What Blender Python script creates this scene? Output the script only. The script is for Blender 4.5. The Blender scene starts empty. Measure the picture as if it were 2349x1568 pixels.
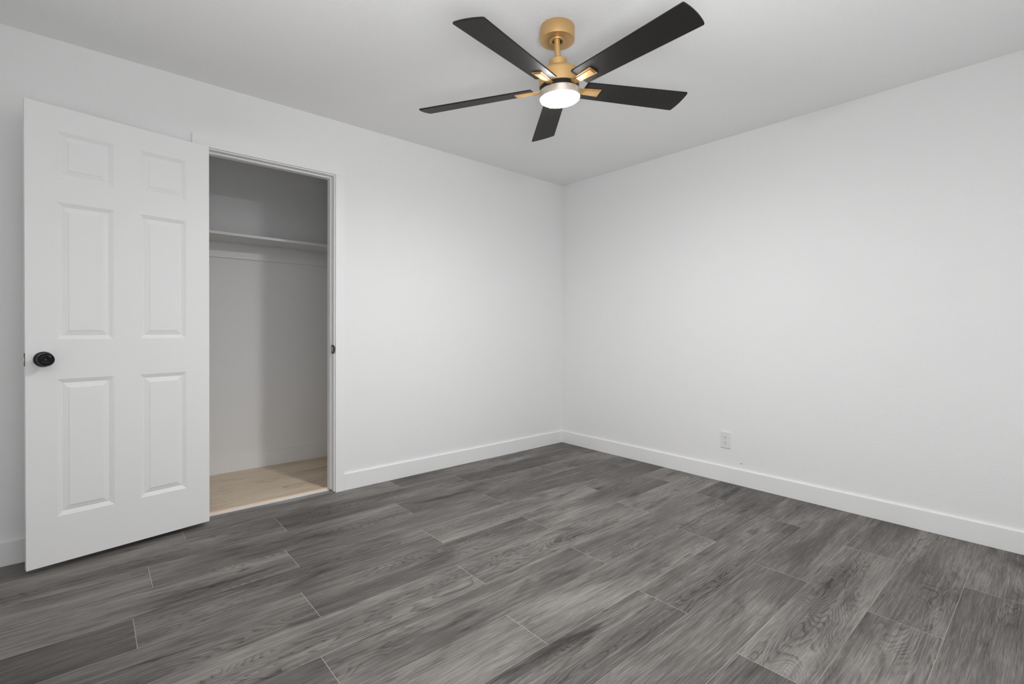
import bpy, bmesh, math, random
from mathutils import Vector, Matrix

random.seed(7)
C = bpy.context.scene.collection
SC = bpy.context.scene

# ------------------------------------------------------------------ camera
W, H = 2349.0, 1568.0
CAM = Vector((-3.40079780, -3.15134912, 1.08391267))
YAW, PITCH, ROLL = 0.851593334, -0.00893080560, 0.00412124459
FPX, CY = 1106.50481, 762.549513


def axes(yaw, pitch, roll):
    f = Vector((math.cos(pitch) * math.cos(yaw), math.cos(pitch) * math.sin(yaw), math.sin(pitch)))
    r = Vector((math.sin(yaw), -math.cos(yaw), 0))
    u = r.cross(f)
    return f, math.cos(roll) * r + math.sin(roll) * u, -math.sin(roll) * r + math.cos(roll) * u


_f, _r, _u = axes(YAW, PITCH, ROLL)
cam_data = bpy.data.cameras.new('camera')
cam_data.sensor_fit = 'HORIZONTAL'
cam_data.sensor_width = 36.0
cam_data.lens = FPX * 36.0 / W
cam_data.shift_y = (CY - H / 2) / W
cam_data.clip_start = 0.02
cam = bpy.data.objects.new('camera', cam_data)
C.objects.link(cam)
cam.matrix_world = Matrix(((_r.x, _u.x, -_f.x, CAM.x), (_r.y, _u.y, -_f.y, CAM.y),
                           (_r.z, _u.z, -_f.z, CAM.z), (0, 0, 0, 1)))
SC.camera = cam

# ------------------------------------------------------------------ exposure, world, lights
SC.view_settings.view_transform = 'Standard'
SC.view_settings.look = 'None'
SC.view_settings.gamma = 1.0
SC.view_settings.exposure = 0.12
SC.view_settings.use_curve_mapping = False
SC.cycles.use_denoising = True
SC.cycles.max_bounces = 8
SC.cycles.diffuse_bounces = 6
SC.cycles.glossy_bounces = 3
SC.cycles.caustics_reflective = False
SC.cycles.caustics_refractive = False
SC.cycles.use_adaptive_sampling = True
SC.cycles.adaptive_threshold = 0.008

FAN_EMIT = 315.0        # radiance of the lit fan lens
FILL_W = 15.0         # added fill light set in an unseen, made-up window
FLASH_W = 170.0         # photographer's flash bounced off the ceiling

world = bpy.data.worlds.new('world')
SC.world = world
world.use_nodes = True
world.node_tree.nodes['Background'].inputs[0].default_value = (0.85, 0.92, 1.0, 1)
world.node_tree.nodes['Background'].inputs[1].default_value = 0.1


def area_light(name, loc, direction, sx, sy, watts, col=(1, 1, 1)):
    d = bpy.data.lights.new(name, 'AREA')
    d.shape = 'RECTANGLE'
    d.size, d.size_y, d.energy, d.color = sx, sy, watts, col
    o = bpy.data.objects.new(name, d)
    C.objects.link(o)
    o.location = loc
    o.rotation_euler = Vector(direction).to_track_quat('-Z', 'Y').to_euler()
    return o


area_light('rear_fill', (-1.9, -3.80, 1.10), (0, 1, 0.0), 3.1, 2.05, FILL_W)  # unseen fill light, added to brighten the room from behind
fl = bpy.data.lights.new('bounce_flash', 'SPOT')
fl.energy, fl.spot_size, fl.spot_blend, fl.shadow_soft_size = FLASH_W, math.radians(125), 0.8, 0.4
flo = bpy.data.objects.new('bounce_flash', fl)
C.objects.link(flo)
flo.location = (-3.3, -3.3, 1.10)
flo.rotation_euler = Vector((0.22, 0.28, 1.0)).to_track_quat('-Z', 'Y').to_euler()


# ------------------------------------------------------------------ material helpers
def new_mat(name, col, rough=0.5, metal=0.0, spec=0.5):
    m = bpy.data.materials.new(name)
    m.use_nodes = True
    b = m.node_tree.nodes['Principled BSDF']
    b.inputs['Base Color'].default_value = (*col, 1)
    b.inputs['Roughness'].default_value = rough
    b.inputs['Metallic'].default_value = metal
    b.inputs['Specular IOR Level'].default_value = spec
    return m


class NT:
    """Small wrapper to write node trees briefly."""

    def __init__(self, mat):
        self.t = mat.node_tree
        self.b = self.t.nodes['Principled BSDF']

    def n(self, kind, **kw):
        nd = self.t.nodes.new(kind)
        for k, v in kw.items():
            setattr(nd, k, v)
        return nd

    def link(self, a, b):
        self.t.links.new(a, b)

    def math(self, op, a, b=None, c=None, clamp=False):
        nd = self.n('ShaderNodeMath', operation=op, use_clamp=clamp)
        for i, v in enumerate((a, b, c)):
            if v is None:
                continue
            if isinstance(v, (int, float)):
                nd.inputs[i].default_value = v
            else:
                self.link(v, nd.inputs[i])
        return nd.outputs[0]

    def noise(self, vec, scale=1.0, detail=4.0, rough=0.55, dist=0.0):
        nd = self.n('ShaderNodeTexNoise')
        nd.inputs['Scale'].default_value = scale
        nd.inputs['Detail'].default_value = detail
        nd.inputs['Roughness'].default_value = rough
        nd.inputs['Distortion'].default_value = dist
        self.link(vec, nd.inputs['Vector'])
        return nd.outputs['Fac']

    def ramp(self, fac, stops):
        nd = self.n('ShaderNodeValToRGB')
        e = nd.color_ramp.elements
        while len(e) < len(stops):
            e.new(0.5)
        for i, (p, c) in enumerate(stops):
            e[i].position = p
            e[i].color = (*c, 1) if len(c) == 3 else c
        self.link(fac, nd.inputs[0])
        return nd.outputs[0]

    def smooth(self, v, lo, hi, to0=0.0, to1=1.0):
        nd = self.n('ShaderNodeMapRange', interpolation_type='SMOOTHSTEP')
        for i, x in enumerate((v, lo, hi, to0, to1)):
            if isinstance(x, (int, float)):
                nd.inputs[i].default_value = x
            else:
                self.link(x, nd.inputs[i])
        return nd.outputs[0]

    def mix(self, fac, a, b, mode='MIX'):
        nd = self.n('ShaderNodeMix', data_type='RGBA', blend_type=mode)
        for sock, v in ((nd.inputs[0], fac), (nd.inputs[6], a), (nd.inputs[7], b)):
            if isinstance(v, (int, float)):
                sock.default_value = v
            elif isinstance(v, tuple):
                sock.default_value = (*v, 1)
            else:
                self.link(v, sock)
        return nd.outputs[2]

    def bump(self, height, strength, distance):
        nd = self.n('ShaderNodeBump')
        nd.inputs['Strength'].default_value = strength
        nd.inputs['Distance'].default_value = distance
        self.link(height, nd.inputs['Height'])
        self.link(nd.outputs[0], self.b.inputs['Normal'])


def painted(name, col, rough, scale, depth, detail=3.0):
    """Paint over orange-peel drywall texture."""
    m = new_mat(name, col, rough, spec=0.3)
    t = NT(m)
    co = t.n('ShaderNodeTexCoord').outputs['Object']
    n1 = t.noise(co, scale, detail, 0.55)
    n2 = t.noise(co, scale * 0.28, 2.0, 0.5)
    h = t.math('ADD', t.smooth(n1, 0.36, 0.68), t.math('MULTIPLY', n2, 0.6))
    t.bump(h, 1.0, depth)
    return m


def wood_floor(name, dark, mid, light, seam, L, w, contrast=1.0, seam_amt=0.7, rough=0.5, half=0.0010):
    """Printed vinyl plank: streaks, cathedral rings, pores, knots, fine painted bevel lines."""
    m = new_mat(name, mid, rough, spec=0.3)
    t = NT(m)
    uv = t.n('ShaderNodeUVMap', uv_map='plank').outputs[0]
    sep = t.n('ShaderNodeSeparateXYZ')
    t.link(uv, sep.inputs[0])
    u, v = sep.outputs[0], sep.outputs[1]
    at = t.n('ShaderNodeAttribute', attribute_name='rnd')
    asep = t.n('ShaderNodeSeparateColor')
    t.link(at.outputs['Color'], asep.inputs[0])
    r1, r2, r3 = asep.outputs[0], asep.outputs[1], asep.outputs[2]

    def coords(su, sv, off=0.0):
        cb = t.n('ShaderNodeCombineXYZ')
        t.link(t.math('ADD', t.math('MULTIPLY', u, su), t.math('MULTIPLY', r1, 61.0)), cb.inputs[0])
        t.link(t.math('ADD', t.math('MULTIPLY', v, sv), t.math('MULTIPLY', r2, 47.0)), cb.inputs[1])
        t.link(t.math('ADD', t.math('MULTIPLY', r3, 33.0), off), cb.inputs[2])
        return cb.outputs[0]

    broad = t.noise(coords(1.5, 5.5), 1.0, 4.0, 0.55, 0.4)
    streak = t.noise(coords(2.2, 60.0, 5.0), 1.0, 6.0, 0.68, 0.25)
    pore = t.noise(coords(8.0, 270.0, 9.0), 1.0, 5.0, 0.75)
    field = t.noise(coords(1.25, 6.0, 14.0), 1.0, 2.0, 0.45, 0.4)
    wob = t.noise(coords(14.0, 40.0, 17.0), 1.0, 2.0, 0.5)
    # contour lines of a stretched field read as cathedral grain
    saw = t.math('FRACT', t.math('MULTIPLY', t.math('ADD', field, t.math('ADD', t.math('MULTIPLY', pore, 0.004), t.math('MULTIPLY', wob, 0.012))), 42.0))
    ring = t.smooth(saw, 0.45, 0.97)
    ringb = t.smooth(saw, 1.0, 0.975)
    rmask = t.smooth(t.noise(coords(1.0, 4.5, 21.0), 1.0, 2.0, 0.5), 0.46, 0.64)
    rmask = t.math('MULTIPLY', rmask, t.smooth(t.noise(coords(9.0, 60.0, 24.0), 1.0, 2.0, 0.5), 0.3, 0.6))
    ring = t.math('MULTIPLY', t.math('MULTIPLY', ring, ringb), rmask)
    # knots, dark smudges and hairline checks
    smud = t.smooth(t.noise(coords(2.3, 9.0, 27.0), 1.0, 4.0, 0.6, 0.5), 0.56, 0.78)
    crack = t.smooth(t.noise(coords(4.0, 110.0, 31.0), 1.0, 3.0, 0.55, 0.6), 0.64, 0.76)
    val = t.math('ADD', t.math('MULTIPLY', t.math('SUBTRACT', broad, 0.5), 1.25 * contrast), 0.58)
    val = t.math('ADD', val, t.math('MULTIPLY', t.math('SUBTRACT', streak, 0.5), 0.85 * contrast))
    val = t.math('ADD', val, t.math('MULTIPLY', t.math('SUBTRACT', pore, 0.5), 1.55 * contrast))
    val = t.math('ADD', val, t.math('MULTIPLY', t.math('SUBTRACT', r3, 0.5), 0.25 * contrast))
    val = t.math('SUBTRACT', val, t.math('MULTIPLY', ring, 0.36 * contrast))
    val = t.math('SUBTRACT', val, t.math('MULTIPLY', smud, 0.5 * contrast))
    val = t.math('SUBTRACT', val, t.math('MULTIPLY', crack, 0.45 * contrast), clamp=True)
    colr = t.ramp(val, [(0.0, dark), (0.5, mid), (1.0, light)])
    # thin pale edge line: worn bevels with their highlight painted into the colour
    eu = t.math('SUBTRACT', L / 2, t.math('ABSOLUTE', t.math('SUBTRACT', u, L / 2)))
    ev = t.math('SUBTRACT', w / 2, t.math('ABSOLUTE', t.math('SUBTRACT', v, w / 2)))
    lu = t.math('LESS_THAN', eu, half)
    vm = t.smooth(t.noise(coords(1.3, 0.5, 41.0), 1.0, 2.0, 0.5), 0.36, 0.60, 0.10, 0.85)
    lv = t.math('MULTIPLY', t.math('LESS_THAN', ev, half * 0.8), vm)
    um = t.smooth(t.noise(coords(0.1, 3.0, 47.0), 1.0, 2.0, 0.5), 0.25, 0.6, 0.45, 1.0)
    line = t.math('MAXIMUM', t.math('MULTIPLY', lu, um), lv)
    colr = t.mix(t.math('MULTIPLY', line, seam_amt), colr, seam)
    t.link(colr, t.b.inputs['Base Color'])
    t.link(t.math('ADD', t.math('MULTIPLY', pore, 0.25), rough - 0.12), t.b.inputs['Roughness'])
    t.bump(t.math('ADD', t.math('MULTIPLY', pore, 0.5), t.math('MULTIPLY', ring, -0.5)), 0.35, 0.0006)
    return m


M = {}
M['wall'] = painted('wall_paint', (0.87, 0.87, 0.87), 0.6, 120.0, 0.00028)
M['ceiling'] = painted('ceiling_paint', (0.89, 0.89, 0.89), 0.8, 120.0, 0.0004)
M['trim'] = new_mat('trim_paint', (0.88, 0.88, 0.88), 0.42, spec=0.35)
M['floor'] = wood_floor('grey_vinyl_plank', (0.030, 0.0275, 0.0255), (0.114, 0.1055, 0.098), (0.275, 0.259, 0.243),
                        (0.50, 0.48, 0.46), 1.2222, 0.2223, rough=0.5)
M['oak'] = wood_floor('oak_vinyl_plank', (0.36, 0.285, 0.20), (0.69, 0.57, 0.43), (0.82, 0.71, 0.56),
                      (0.60, 0.52, 0.40), 1.2222, 0.1900, contrast=0.8, seam_amt=0.5, rough=0.5, half=0.0008)
M['oak_strip'] = new_mat('oak_strip', (0.74, 0.56, 0.42), 0.3, spec=0.5)
M['black_metal'] = new_mat('oil_rubbed_black', (0.022, 0.022, 0.022), 0.24, 0.4)
M['dark'] = new_mat('dark_void', (0.012, 0.012, 0.012), 0.7)
M['steel'] = new_mat('brushed_steel', (0.62, 0.61, 0.60), 0.35, 0.9)
M['plastic'] = new_mat('white_plastic', (0.80, 0.80, 0.80), 0.35)
M['slot'] = new_mat('slot_grey', (0.10, 0.10, 0.10), 0.6)
M['bloom_ring'] = new_mat('bloom_pale_ring', (0.74, 0.68, 0.60), 0.35, 0.6)  # lamp bloom painted in as a paler ring colour


def gold_mat():
    m = new_mat('satin_gold', (0.70, 0.45, 0.20), 0.40, 0.8)
    t = NT(m)
    co = t.n('ShaderNodeTexCoord').outputs['Object']
    n = t.noise(co, 900.0, 2.0, 0.5)
    t.bump(n, 0.15, 0.0003)
    return m


def blade_mat():
    m = new_mat('black_blade', (0.012, 0.010, 0.009), 0.5, spec=0.22)
    t = NT(m)
    co = t.n('ShaderNodeTexCoord').outputs['Object']
    n = t.noise(co, 260.0, 4.0, 0.6)
    t.link(t.ramp(n, [(0.3, (0.011, 0.010, 0.009)), (0.8, (0.020, 0.017, 0.015))]), t.b.inputs['Base Color'])
    return m


def door_mat():
    """White moulded door skin with a faint embossed grain."""
    m = new_mat('door_paint', (0.86, 0.86, 0.86), 0.45, spec=0.35)
    t = NT(m)
    co = t.n('ShaderNodeTexCoord').outputs['Object']
    mp = t.n('ShaderNodeMapping')
    mp.inputs['Scale'].default_value = (320.0, 320.0, 9.0)
    t.link(co, mp.inputs['Vector'])
    n = t.noise(mp.outputs[0], 1.0, 3.0, 0.6)
    t.bump(n, 0.25, 0.0003)
    return m


def shelf_mat():
    """White shelf board with two rows of small dark pin holes underneath."""
    m = new_mat('shelf_paint', (0.78, 0.78, 0.78), 0.5, spec=0.3)
    t = NT(m)
    co = t.n('ShaderNodeTexCoord').outputs['Object']
    sp = t.n('ShaderNodeSeparateXYZ')
    t.link(co, sp.inputs[0])
    fx = t.math('SUBTRACT', t.math('FRACT', t.math('MULTIPLY', sp.outputs[0], 1 / 0.034)), 0.5)
    dx = t.math('MULTIPLY', fx, 0.034)
    sk = t.math('MULTIPLY', t.math('ADD', sp.outputs[0], 2.808), -0.045)
    yy = t.math('ADD', sp.outputs[1], sk)
    spots = None
    for y0 in (0.595, 0.825):
        dy = t.math('SUBTRACT', yy, y0)
        d = t.math('SQRT', t.math('ADD', t.math('MULTIPLY', dx, dx), t.math('MULTIPLY', dy, dy)))
        s = t.math('LESS_THAN', d, 0.0026)
        spots = s if spots is None else t.math('MAXIMUM', spots, s)
    t.link(t.mix(spots, (0.78, 0.78, 0.78), (0.22, 0.22, 0.22)), t.b.inputs['Base Color'])
    return m


def lens_mat():
    m = bpy.data.materials.new('lit_lens')
    m.use_nodes = True
    nt = m.node_tree
    nt.nodes.remove(nt.nodes['Principled BSDF'])
    e = nt.nodes.new('ShaderNodeEmission')
    e.inputs[0].default_value = (1.0, 1.0, 1.0, 1)
    e.inputs[1].default_value = FAN_EMIT
    nt.links.new(e.outputs[0], nt.nodes['Material Output'].inputs[0])
    return m


M['gold'] = gold_mat()
M['blade'] = blade_mat()
M['door'] = door_mat()
M['shelf'] = shelf_mat()
M['lens'] = lens_mat()


# ------------------------------------------------------------------ mesh helpers
def box(bm, x0, x1, y0, y1, z0, z1, bevel=0.0):
    g = bmesh.ops.create_cube(bm, size=1.0)
    vs = g['verts']
    for v in vs:
        v.co = Vector((x0 if v.co.x < 0 else x1, y0 if v.co.y < 0 else y1, z0 if v.co.z < 0 else z1))
    if bevel:
        es = list({e for v in vs for e in v.link_edges})
        bmesh.ops.bevel(bm, geom=es, offset=bevel, segments=2, profile=0.7, affect='EDGES')
    return vs


def lathe(bm, prof, mat=None, seg=64, cap=True):
    """Revolve (radius, height) pairs about Z, then transform by mat."""
    mat = mat or Matrix.Identity(4)
    rings = []
    for r, h in prof:
        if r < 1e-6:
            rings.append([bm.verts.new(mat @ Vector((0, 0, h)))])
        else:
            rings.append([bm.verts.new(mat @ Vector((r * math.cos(2 * math.pi * i / seg),
                                                     r * math.sin(2 * math.pi * i / seg), h))) for i in range(seg)])
    for a, b in zip(rings, rings[1:]):
        for i in range(seg):
            j = (i + 1) % seg
            if len(a) == 1 and len(b) == 1:
                continue
            if len(a) == 1:
                bm.faces.new((a[0], b[j], b[i]))
            elif len(b) == 1:
                bm.faces.new((a[i], a[j], b[0]))
            else:
                bm.faces.new((a[i], a[j], b[j], b[i]))
    if cap:
        for ring in (rings[0], rings[-1]):
            if len(ring) > 2:
                bm.faces.new(ring)


def prism(bm, pts, fn, t0, t1):
    """Extrude outline pts; fn(a, b, t) -> Vector."""
    lo = [bm.verts.new(fn(a, b, t0)) for a, b in pts]
    hi = [bm.verts.new(fn(a, b, t1)) for a, b in pts]
    n = len(pts)
    bm.faces.new(lo[::-1])
    bm.faces.new(hi)
    for i in range(n):
        j = (i + 1) % n
        bm.faces.new((lo[i], lo[j], hi[j], hi[i]))


def obj(name, bm, mat, parent=None, smooth=False, loc=None):
    bmesh.ops.recalc_face_normals(bm, faces=bm.faces[:])
    me = bpy.data.meshes.new(name)
    bm.to_mesh(me)
    bm.free()
    me.materials.append(mat)
    o = bpy.data.objects.new(name, me)
    C.objects.link(o)
    if smooth:
        me.polygons.foreach_set('use_smooth', [True] * len(me.polygons))
        me.set_sharp_from_angle(angle=math.radians(35))
    if parent:
        o.parent = parent
    if loc is not None:
        o.location = loc
    return o


def tag(o, label, cat, kind=None, group=None):
    o['label'] = label
    o['category'] = cat
    if kind:
        o['kind'] = kind
    if group:
        o['group'] = group
    return o


def empty(name, loc, label, cat, kind=None):
    o = bpy.data.objects.new(name, None)
    o.empty_display_size = 0.1
    C.objects.link(o)
    o.location = loc
    return tag(o, label, cat, kind)


def boxes(name, mat, label, cat, lst, parent=None, bevel=0.0, kind='structure'):
    bm = bmesh.new()
    for b in lst:
        box(bm, *b, bevel=bevel)
    o = obj(name, bm, mat, parent)
    if label:
        tag(o, label, cat, kind)
    return o


# ------------------------------------------------------------------ room shell
HC = 2.44
XW, YN = -4.2, -3.75            # far left wall and wall behind the camera
CB = 0.903                      # closet back wall
JL, JR, JH = -2.912, -2.195, 2.076   # clear opening of the closet door frame
T = 0.115

boxes('wall_left', M['wall'], 'white textured wall with the closet doorway', 'wall', [
    (XW, JL - 0.018, 0, T, 0, HC), (JR + 0.018, 0.1, 0, T, 0, HC), (JL - 0.018, JR + 0.018, 0, T, JH + 0.018, HC)])
wall_right = boxes('wall_right', M['wall'], 'white textured wall with the power outlet', 'wall',
                   [(0, 0.1, YN, 0, 0, HC)])
wx0, wx1, wz0, wz1 = -3.50, -0.30, 0.02, 2.18
boxes('wall_rear', M['wall'], 'white wall behind the viewpoint, with an opening added for the fill light', 'wall', [
    (XW, wx0, YN - 0.12, YN, 0, HC), (wx1, 0.1, YN - 0.12, YN, 0, HC),
    (wx0, wx1, YN - 0.12, YN, 0, wz0), (wx0, wx1, YN - 0.12, YN, wz1, HC)])
boxes('wall_side', M['wall'], 'white wall to the left of the viewpoint', 'wall',
      [(XW - 0.1, XW, YN - 0.12, T, 0, HC)])
boxes('wall_closet_back', M['wall'], 'white rear wall inside the closet', 'wall', [(-3.6, -1.4, CB, CB + 0.1, 0, HC)])
boxes('wall_closet_left', M['wall'], 'white left end wall inside the closet', 'wall', [(-3.6, -3.5, T, CB, 0, HC)])
boxes('wall_closet_right', M['wall'], 'white right end wall inside the closet', 'wall', [(-1.5, -1.4, T, CB, 0, HC)])
boxes('ceiling', M['ceiling'], 'white textured ceiling the fan hangs from', 'ceiling',
      [(XW - 0.1, 0.1, YN - 0.12, CB + 0.1, HC, HC + 0.1)])
bm = bmesh.new()
for b in ((wx0, wx0 + 0.05), (wx1 - 0.05, wx1), ((wx0 + wx1) / 2 - 0.025, (wx0 + wx1) / 2 + 0.025)):
    box(bm, b[0], b[1], YN - 0.10, YN - 0.06, wz0, wz1)
for b in ((wz0, wz0 + 0.05), (wz1 - 0.05, wz1)):
    box(bm, wx0, wx1, YN - 0.10, YN - 0.06, b[0], b[1])
tag(obj('added_window_1', bm, M['trim']), 'unseen white window frame added around the fill light', 'window', 'structure')  # made-up window frame, added to house the fill light

# plank floors: one mesh each, planks laid along the closet wall
PL, PW = 1.2222, 0.2223
JOINTS = {-1: -1.812, 0: -1.390, 1: -0.761, 2: -1.466, 3: -0.838, 4: -0.308, 5: -0.919, 6: -0.386, 7: -0.997,
          8: -0.467, 9: -1.083, 10: -0.550, 11: -1.148, 12: -0.622, 13: -1.21, 14: -0.69, 15: -1.27, 16: -0.75}


def plank_floor(name, mat, rows, x0, x1, ztop, zbot, plen, seed):
    rnd = random.Random(seed)
    bm = bmesh.new()
    uvl = bm.loops.layers.uv.new('plank')
    col = bm.loops.layers.float_color.new('rnd')
    for (ya, yb, yorg, joint) in rows:
        x = joint
        while x > x0:
            x -= plen
        while x < x1:
            a, b = max(x, x0), min(x + plen, x1)
            rc = (rnd.random(), rnd.random(), rnd.random(), 1)
            if b - a > 1e-4:
                n0 = len(bm.faces)
                box(bm, a, b, ya, yb, zbot, ztop)
                bm.faces.ensure_lookup_table()
                for fc in bm.faces[n0:]:
                    for lp in fc.loops:
                        lp[uvl].uv = (lp.vert.co.x - x, lp.vert.co.y - yorg)
                        lp[col] = rc
            x += plen
    return obj(name, bm, mat)


rows = []
for k in range(-1, 17):
    yb = -0.2185 - PW * k if k >= 0 else 0.0038
    # row k lies between boundary k and boundary k + 1; row -1 touches the closet wall
    ya = -0.2185 - PW * (k + 1)
    ya2, yb2 = max(ya, YN), min(yb, 0.0)
    if yb2 - ya2 > 1e-4:
        rows.append((ya2, yb2, ya, JOINTS[k]))
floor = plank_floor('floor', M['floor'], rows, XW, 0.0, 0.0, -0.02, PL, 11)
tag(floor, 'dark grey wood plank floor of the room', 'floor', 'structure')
drows = [(0.0, 0.062, 0.0038 - PW, JOINTS[-1]), ]
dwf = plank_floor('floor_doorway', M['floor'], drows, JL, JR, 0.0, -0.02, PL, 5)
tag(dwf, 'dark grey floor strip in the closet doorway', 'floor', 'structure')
CW = 0.19
bounds = [0.09, 0.22, 0.41, 0.60, 0.79, 0.98]
joints = [-2.75, -2.427, -1.95, -2.42, -2.10]
crow = []
for i in range(5):
    ya, yb = bounds[i], bounds[i + 1]
    crow.append((ya, min(yb, CB), yb - CW, joints[i]))
cfl = plank_floor('floor_closet', M['oak'], crow, -3.5, -1.5, 0.012, -0.02, PL, 23)
tag(cfl, 'pale oak plank floor inside the closet', 'floor', 'structure')

# baseboards
BH, BT = 0.1085, 0.013


def base(name, label, b):
    return boxes(name, M['trim'], label, 'baseboard', [b], bevel=0.0022)


base('baseboard_left', 'white baseboard between the closet door frame and the room corner', (-2.130, 0.0, -BT, 0, 0, BH))
base('baseboard_left_end', 'white baseboard left of the open closet door', (XW, -2.977, -BT, 0, 0, BH))
base('baseboard_right', 'long white baseboard below the power outlet', (-BT, 0.0, YN, -BT, 0, BH))
base('baseboard_closet', 'white baseboard along the rear wall inside the closet', (-3.5, -1.5, CB - BT, CB, 0.012, 0.129))
base('baseboard_side', 'white baseboard left of the viewpoint', (XW, XW + BT, YN, -BT, 0, BH))

# closet door frame: casing, jamb, stops, threshold
CT = 0.0125
boxes('trim_1', M['trim'], 'white left casing board of the closet doorway, mostly behind the open door', 'door casing',
      [(-2.977, JL - 0.006, -CT, 0, 0, 2.083)], bevel=0.001)
boxes('trim_2', M['trim'], 'white right casing board of the closet doorway', 'door casing',
      [(JR + 0.008, -2.130, -CT, 0, 0, 2.083)], bevel=0.001)
boxes('trim_3', M['trim'], 'white head casing board over the closet doorway', 'door casing',
      [(-2.977, -2.130, -CT, 0, 2.0832, 2.146)], bevel=0.001)
jamb = boxes('trim_4', M['trim'], 'white door jamb lining the closet doorway', 'door jamb', [
    (JL - 0.018, JL, 0.0, T, 0, JH), (JR, JR + 0.018, 0.0, T, 0.004, JH), (JL - 0.018, JR + 0.018, 0.0, T, JH, JH + 0.018)])
boxes('door_stop', M['trim'], None, None, [(JL, JL + 0.011, 0.039, 0.083, 0.0, JH)], jamb)
boxes('door_stop', M['trim'], None, None, [(JR - 0.011, JR, 0.039, 0.083, 0.014, JH)], jamb)
boxes('door_stop', M['trim'], None, None, [(JL + 0.011, JR - 0.011, 0.039, 0.083, JH - 0.010, JH)], jamb)
# strike plate with curved lip and bolt hole
bm = bmesh.new()
pts = [(0.036, -0.0285), (0.036, 0.0285)] + [
    (0.006 - 0.0235 * math.sin(math.pi * q / 16), 0.0285 * math.cos(math.pi * q / 16)) for q in range(17)]
prism(bm, pts, lambda a, b, t: Vector((JR - t, a, 0.941 + b)), 0.0, 0.0022)
sp = obj('strike_plate', bm, M['black_metal'], jamb)
sp['label'] = 'black metal strike plate'
bm = bmesh.new()
box(bm, JR - 0.0030, JR - 0.0021, 0.012, 0.026, 0.926, 0.956)
obj('bolt_hole', bm, M['steel'], sp)

bm = bmesh.new()
prof = [(0.066, 0.0), (0.066, 0.0105), (0.068, 0.0140), (0.073, 0.0168), (0.080, 0.0180), (0.088, 0.0176), (0.097, 0.0155), (0.106, 0.0125), (0.106, 0.0)]
prism(bm, prof, lambda a, b, t: Vector((t, a, b)), JL + 0.011, JR - 0.011)
tag(obj('trim_5', bm, M['oak_strip'], smooth=True), 'pale oak transition strip along the closet threshold', 'threshold', 'structure')
boxes('trim_6', M['trim'], 'thin white edge strip between the grey floor and the oak threshold', 'threshold',
      [(JL, JR - 0.004, 0.058, 0.066, 0, 0.0105)])

# ------------------------------------------------------------------ wall mark
bm = bmesh.new()
prism(bm, [(-0.007, -0.002), (0.007, -0.002), (0.004, 0.0015), (0.0, 0.0025), (-0.004, 0.0015)],
      lambda a, b, t: Vector((-t, -1.689 + a, 0.151 + b)), -0.001, 0.0006)
nk = obj('wall_nick', bm, M['slot'], wall_right)
nk['label'] = 'small dark nick in the paint'

# ------------------------------------------------------------------ closet shelf
sh = empty('closet_shelf', (-2.5, CB, 1.70), 'white shelf board on a wall cleat inside the closet', 'shelf')


def rel(o, root):
    """Keep world-space mesh coordinates under an offset root."""
    o.parent = root
    o.location = -root.location
    return o


def front(x):
    return 0.537 + 0.0498 * (x + 2.808)


bm = bmesh.new()
prism(bm, [(-3.5, front(-3.5)), (-1.5, front(-1.5)), (-1.5, CB), (-3.5, CB)], lambda a, b, t: Vector((a, b, t)), 1.7025, 1.719)
rel(obj('shelf_board', bm, M['shelf']), sh)
bm = bmesh.new()
box(bm, -3.5, -1.5, CB - 0.017, CB, 1.592, 1.7025, bevel=0.001)
rel(obj('cleat', bm, M['trim']), sh)

# ------------------------------------------------------------------ six panel door, swung open against the wall
DW, DZ0, DZ1, DT = 0.711, 0.024, 2.0635, 0.035
ang = math.radians(10.1)
door = empty('door_1', (-3.610, -0.209, 0), 'white six panel closet door swung open against the wall', 'door', 'structure')
door.rotation_euler = (0, 0, ang)
# local: x along the door from latch to hinge edge, y = 0 visible face, +y towards the wall
bm = bmesh.new()
cols = [(0.101, 0.301), (0.404, 0.602)]
rws = [(0.233, 0.847), (1.026, 1.640), (1.748, 1.956)]
PROF = [(0, 0), (0.0035, 0.0022), (0.0065, 0.0026), (0.010, 0.0052), (0.0125, 0.0056), (0.0175, 0.0085),
        (0.0395, 0.0030), (0.0405, 0.0012)]
xs = sorted({0.0, DW, *[c for p in cols for c in p]})
zs = sorted({DZ0, DZ1, *[c for p in rws for c in p]})
V = {}


def vv(x, y, z):
    k = (round(x, 5), round(y, 5), round(z, 5))
    if k not in V:
        V[k] = bm.verts.new((x, y, z))
    return V[k]


for i in range(len(xs) - 1):
    for j in range(len(zs) - 1):
        x0, x1, z0, z1 = xs[i], xs[i + 1], zs[j], zs[j + 1]
        if (x0, x1) in cols and (z0, z1) in rws:
            prev = None
            for ins, dep in PROF:
                ring = [vv(x0 + ins, dep, z0 + ins), vv(x1 - ins, dep, z0 + ins), vv(x1 - ins, dep, z1 - ins), vv(x0 + ins, dep, z1 - ins)]
                if prev:
                    for q in range(4):
                        bm.faces.new((prev[q], prev[(q + 1) % 4], ring[(q + 1) % 4], ring[q]))
                prev = ring
            bm.faces.new(prev)
        else:
            bm.faces.new((vv(x0, 0, z0), vv(x1, 0, z0), vv(x1, 0, z1), vv(x0, 0, z1)))
# back and edges
bx = [vv(0, DT, DZ0), vv(DW, DT, DZ0), vv(DW, DT, DZ1), vv(0, DT, DZ1)]
bm.faces.new(bx[::-1])
bm.faces.new([vv(x, 0, DZ0) for x in xs] + [bx[1], bx[0]])
bm.faces.new([vv(x, 0, DZ1) for x in xs] + [bx[2], bx[3]])
bm.faces.new([vv(0, 0, z) for z in zs] + [bx[3], bx[0]])
bm.faces.new([vv(DW, 0, z) for z in zs] + [bx[2], bx[1]])
obj('door_slab', bm, M['door'], door)


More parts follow.
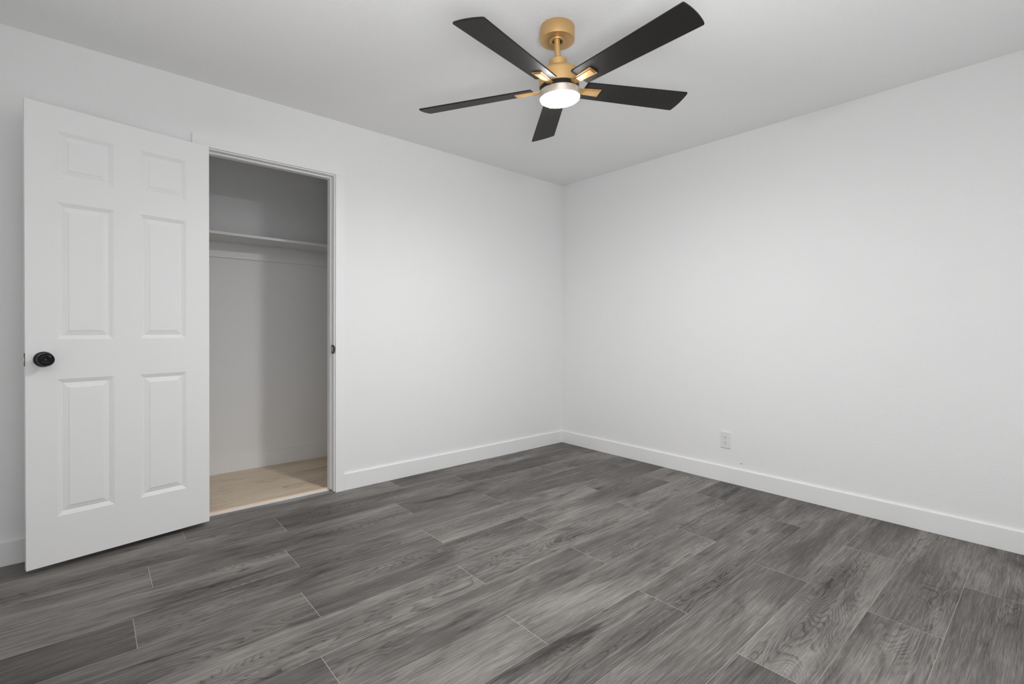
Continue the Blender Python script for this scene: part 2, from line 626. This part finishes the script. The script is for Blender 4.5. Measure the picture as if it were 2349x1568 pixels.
def knob_parts(sign):
    """Rose and knob; sign -1 faces the room, +1 the wall."""
    y0 = 0.0 if sign < 0 else DT
    mt = Matrix.Translation((0.0572, y0, 0.9395)) @ Matrix.Rotation(math.radians(90 if sign < 0 else -90), 4, 'X')
    kn = bmesh.new()
    lathe(kn, [(0.0335, 0.0), (0.0335, 0.004), (0.0325, 0.0065), (0.030, 0.0085), (0.020, 0.0105), (0.0125, 0.012), (0.0125, 0.02)], mt)
    rose = obj('knob_rose', kn, M['black_metal'], door, smooth=True)
    rose['label'] = 'black round rose plate'
    kb = bmesh.new()
    end = 0.062 if sign < 0 else 0.05
    lathe(kb, [(0.0120, 0.019), (0.0125, 0.028), (0.0160, 0.035), (0.0240, 0.042), (0.0283, 0.050), (0.0288, end - 0.006),
               (0.0284, end - 0.003), (0.0276, end - 0.001), (0.0264, end - 0.0002), (0.0252, end - 0.0006), (0.0238, end - 0.0030),
               (0.0215, end - 0.0042), (0.0197, end - 0.0034), (0.0186, end - 0.0014), (0.0174, end - 0.0010), (0.0160, end - 0.0026),
               (0.0145, end - 0.0030), (0.0130, end - 0.0012), (0.0112, end + 0.0006), (0.0094, end + 0.0002), (0.0080, end - 0.0030),
               (0.0070, end - 0.0044), (0.0058, end - 0.0040), (0.0050, end - 0.0022), (0.0, end - 0.0016)], mt)
    k = obj('door_knob', kb, M['black_metal'], door, smooth=True)
    k['label'] = 'round black door knob with ringed face'
    if sign < 0:
        sb = bmesh.new()
        box(sb, -0.0007, 0.0007, -0.0032, 0.0032, end - 0.0024, end - 0.0012)
        for v in sb.verts:
            v.co = mt @ v.co
        obj('lock_slot', sb, M['slot'], k)


knob_parts(-1)
knob_parts(1)
bm = bmesh.new()
box(bm, -0.0016, 0.0, 0.005, 0.030, 0.911, 0.968)
lt = obj('latch_plate', bm, M['black_metal'], door)
lt['label'] = 'black latch plate on the door edge'
bm = bmesh.new()
prism(bm, [(-0.0016, 0.010), (-0.006, 0.0115), (-0.0105, 0.0195), (-0.0105, 0.0225), (-0.0016, 0.0225)], lambda a, b, t: Vector((a, b, t)), 0.932, 0.947)
obj('latch_bolt', bm, M['steel'], lt)
for z in (0.24, 1.04, 1.86):
    bm = bmesh.new()
    lathe(bm, [(0.0, -0.046), (0.0055, -0.044), (0.0055, 0.044), (0.0, 0.046)], Matrix.Translation((DW + 0.0015, DT + 0.0095, z)), seg=20)
    hg = obj('hinge', bm, M['black_metal'], door, smooth=True)
    hg['label'] = 'black hinge barrel'

# ------------------------------------------------------------------ wall outlet
out = empty('wall_outlet', (0, -1.579, 0.2985), 'white duplex power outlet low on the right hand wall', 'outlet')
bm = bmesh.new()
box(bm, -0.0062, 0.0, -0.0355, 0.0355, -0.057, 0.057, bevel=0.0022)
obj('cover_plate', bm, M['plastic'], out)
for zc in (0.0195, -0.0195):
    bm = bmesh.new()
    pts = []
    R = 0.0172
    for i in range(48):
        a = 2 * math.pi * i / 48
        pts.append((R * math.cos(a), max(-0.0138, min(0.0138, R * math.sin(a)))))
    prism(bm, pts, lambda a, b, t: Vector((-t, a, zc + b)), 0.0058, 0.0078)
    rc = obj('receptacle', bm, M['plastic'], out)
    for yc, hh in ((0.0064, 0.0046), (-0.0064, 0.0038)):
        bm = bmesh.new()
        box(bm, -0.0081, -0.0078, yc - 0.0011, yc + 0.0011, zc + 0.0035 - hh, zc + 0.0035 + hh)
        obj('blade_slot', bm, M['slot'], rc)
    bm = bmesh.new()
    lathe(bm, [(0.0025, 0.0078), (0.0025, 0.0081)], Matrix.Translation((0, 0, zc - 0.0078)) @ Matrix.Rotation(math.radians(-90), 4, 'Y'), seg=16)
    obj('ground_hole', bm, M['dark'], rc)
bm = bmesh.new()
lathe(bm, [(0.0032, 0.006), (0.0032, 0.0068), (0.0, 0.0072)], Matrix.Rotation(math.radians(-90), 4, 'Y'), seg=20)
obj('screw', bm, M['plastic'], out, smooth=True)

# ------------------------------------------------------------------ ceiling fan
F0, R0, U0 = axes(YAW, 0, 0)
S = 2.185 / 2.155
HUB = Vector((-1.80413802, -1.64517162, 2.16617206))
CAN = CAM + F0 * 2.190 + R0 * 0.199
CAN.z = HC


def ax_rot(a, th):
    return Matrix.Rotation(th, 3, a)


RT = ax_rot(F0, -0.0611) @ ax_rot(R0, 0.0493)
B3 = Matrix((R0, F0, U0)).transposed()
FR = (RT @ B3).to_4x4()
FR.translation = HUB - CAN          # fan frame relative to the canopy root
fan = empty('ceiling_fan', CAN, 'gold ceiling fan with five black blades and a lit lamp', 'ceiling fan')

bm = bmesh.new()
lathe(bm, [(0.0, 0.0), (0.0765, 0.0), (0.0775, -0.003), (0.0775, -0.057), (0.0765, -0.0595), (0.0745, -0.0605), (0.0365, -0.0605),
           (0.0350, -0.0640), (0.0320, -0.0655), (0.0290, -0.0655), (0.0275, -0.0640), (0.0245, -0.0640), (0.0225, -0.0630), (0.0225, -0.0600)],
      Matrix.Identity(4), cap=False)
can = obj('canopy', bm, M['gold'], fan, smooth=True)
bm = bmesh.new()
lathe(bm, [(0.0, -0.0600), (0.0224, -0.0600), (0.0224, -0.0620), (0.0170, -0.0635), (0.0, -0.0640)], Matrix.Identity(4), cap=False)
obj('hole_shade', bm, M['dark'], can, smooth=True)  # dark disc standing in for the shade inside the canopy hole
bm = bmesh.new()
lathe(bm, [(0.0137, 0.118), (0.0137, 0.226)], FR)
obj('downrod', bm, M['gold'], fan, smooth=True)
bm = bmesh.new()
lathe(bm, [(0.016, 0.1225), (0.0385, 0.1225), (0.0405, 0.1205), (0.0405, 0.0760), (0.016, 0.0760)], FR)
obj('coupling_cover', bm, M['gold'], fan, smooth=True)
bm = bmesh.new()
lathe(bm, [(0.0, 0.0770), (0.072, 0.0770), (0.080, 0.0755), (0.0860, 0.0715), (0.0895, 0.0650), (0.0905, 0.0580), (0.0905, 0.0075), (0.089, 0.006), (0.0, 0.006)], FR, cap=False)
obj('motor_housing', bm, M['gold'], fan, smooth=True)
bm = bmesh.new()
lathe(bm, [(0.0, 0.0065), (0.0875, 0.0065), (0.0875, -0.0135), (0.0, -0.0135)], FR, cap=False)
obj('rotor', bm, M['blade'], fan, smooth=True)
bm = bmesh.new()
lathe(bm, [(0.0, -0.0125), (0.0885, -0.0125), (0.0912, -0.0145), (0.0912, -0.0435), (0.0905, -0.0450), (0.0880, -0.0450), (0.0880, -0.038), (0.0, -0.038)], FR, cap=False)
obj('lamp_ring', bm, M['bloom_ring'], fan, smooth=True)
bm = bmesh.new()
lathe(bm, [(0.0, -0.0385), (0.0875, -0.0385), (0.0875, -0.0485), (0.0860, -0.0520), (0.0815, -0.0550), (0.070, -0.0578), (0.050, -0.0600), (0.025, -0.0612), (0.0, -0.0616)], FR, cap=False)
ln = obj('lamp_lens', bm, M['lens'], fan, smooth=True)
ln['label'] = 'glowing white lamp lens'

PHI, ALPHA = 0.3579, -0.2240
for k in range(5):
    a = PHI + k * 2 * math.pi / 5
    d = Vector((math.cos(a), math.sin(a), 0))
    s0 = Vector((-math.sin(a), math.cos(a), 0))
    sv = math.cos(ALPHA) * s0 + math.sin(ALPHA) * Vector((0, 0, 1))
    nv = d.cross(sv)

    def P(x, y, t):
        return FR @ (d * x + sv * y + nv * t)

    # blade outline: tapering board with rounded corners and a bowed tip
    r0, r1, w0, w1 = 0.1215, 0.6630, 0.0540, 0.0685
    pts = []

    def corner(cx, cy, rad, a0, a1):
        for q in range(6):
            th = math.radians(a0 + (a1 - a0) * q / 5)
            pts.append((cx + rad * math.cos(th), cy + rad * math.sin(th)))

    corner(r0 + 0.006, -w0 + 0.006, 0.006, 180, 270)
    corner(r1 - 0.006, -w1 + 0.006, 0.006, 270, 340)
    for q in range(1, 14):
        y = (-w1 + 0.004) + (2 * w1 - 0.008) * q / 14
        pts.append((r1 - 0.0005 + 0.0075 * (1 - (y / w1) ** 2), y))
    corner(r1 - 0.006, w1 - 0.006, 0.006, 20, 90)
    corner(r0 + 0.006, w0 - 0.006, 0.006, 90, 180)
    bm = bmesh.new()
    prism(bm, pts, P, 0.0, 0.0065)
    bl = obj('blade', bm, M['blade'], fan)
    bv = bl.modifiers.new('bevel', 'BEVEL')
    bv.width, bv.segments, bv.limit_method = 0.0012, 2, 'ANGLE'
    # gold arm under the blade: stepped bar, bent up into the rotor
    bm = bmesh.new()
    st = [(0.080, -0.0075, 0.0165, 0.0), (0.112, -0.0065, 0.0190, 0.0), (0.160, -0.006, 0.0220, 0.0), (0.205, -0.006, 0.0245, 0.0)]

    def arm(wscale, lo_off, hi_off, x_end):
        prev = None
        sec = []
        for (x, lo, hw, hi) in st:
            x = min(x, x_end)
            hw *= wscale
            sec.append([bm.verts.new(P(x, -hw, lo + lo_off)), bm.verts.new(P(x, hw, lo + lo_off)),
                        bm.verts.new(P(x, hw, hi + hi_off)), bm.verts.new(P(x, -hw, hi + hi_off))])
        for A_, B_ in zip(sec, sec[1:]):
            for q in range(4):
                bm.faces.new((A_[q], A_[(q + 1) % 4], B_[(q + 1) % 4], B_[q]))
        bm.faces.new(sec[0])
        bm.faces.new(sec[-1][::-1])

    arm(1.0, 0.0022, 0.0, 0.205)
    arm(0.70, -0.0022, -0.003, 0.1985)
    ar = obj('blade_arm', bm, M['gold'], bl)
    ar['label'] = 'gold arm holding the blade'
    bv = ar.modifiers.new('bevel', 'BEVEL')
    bv.width, bv.segments, bv.limit_method = 0.0010, 2, 'ANGLE'
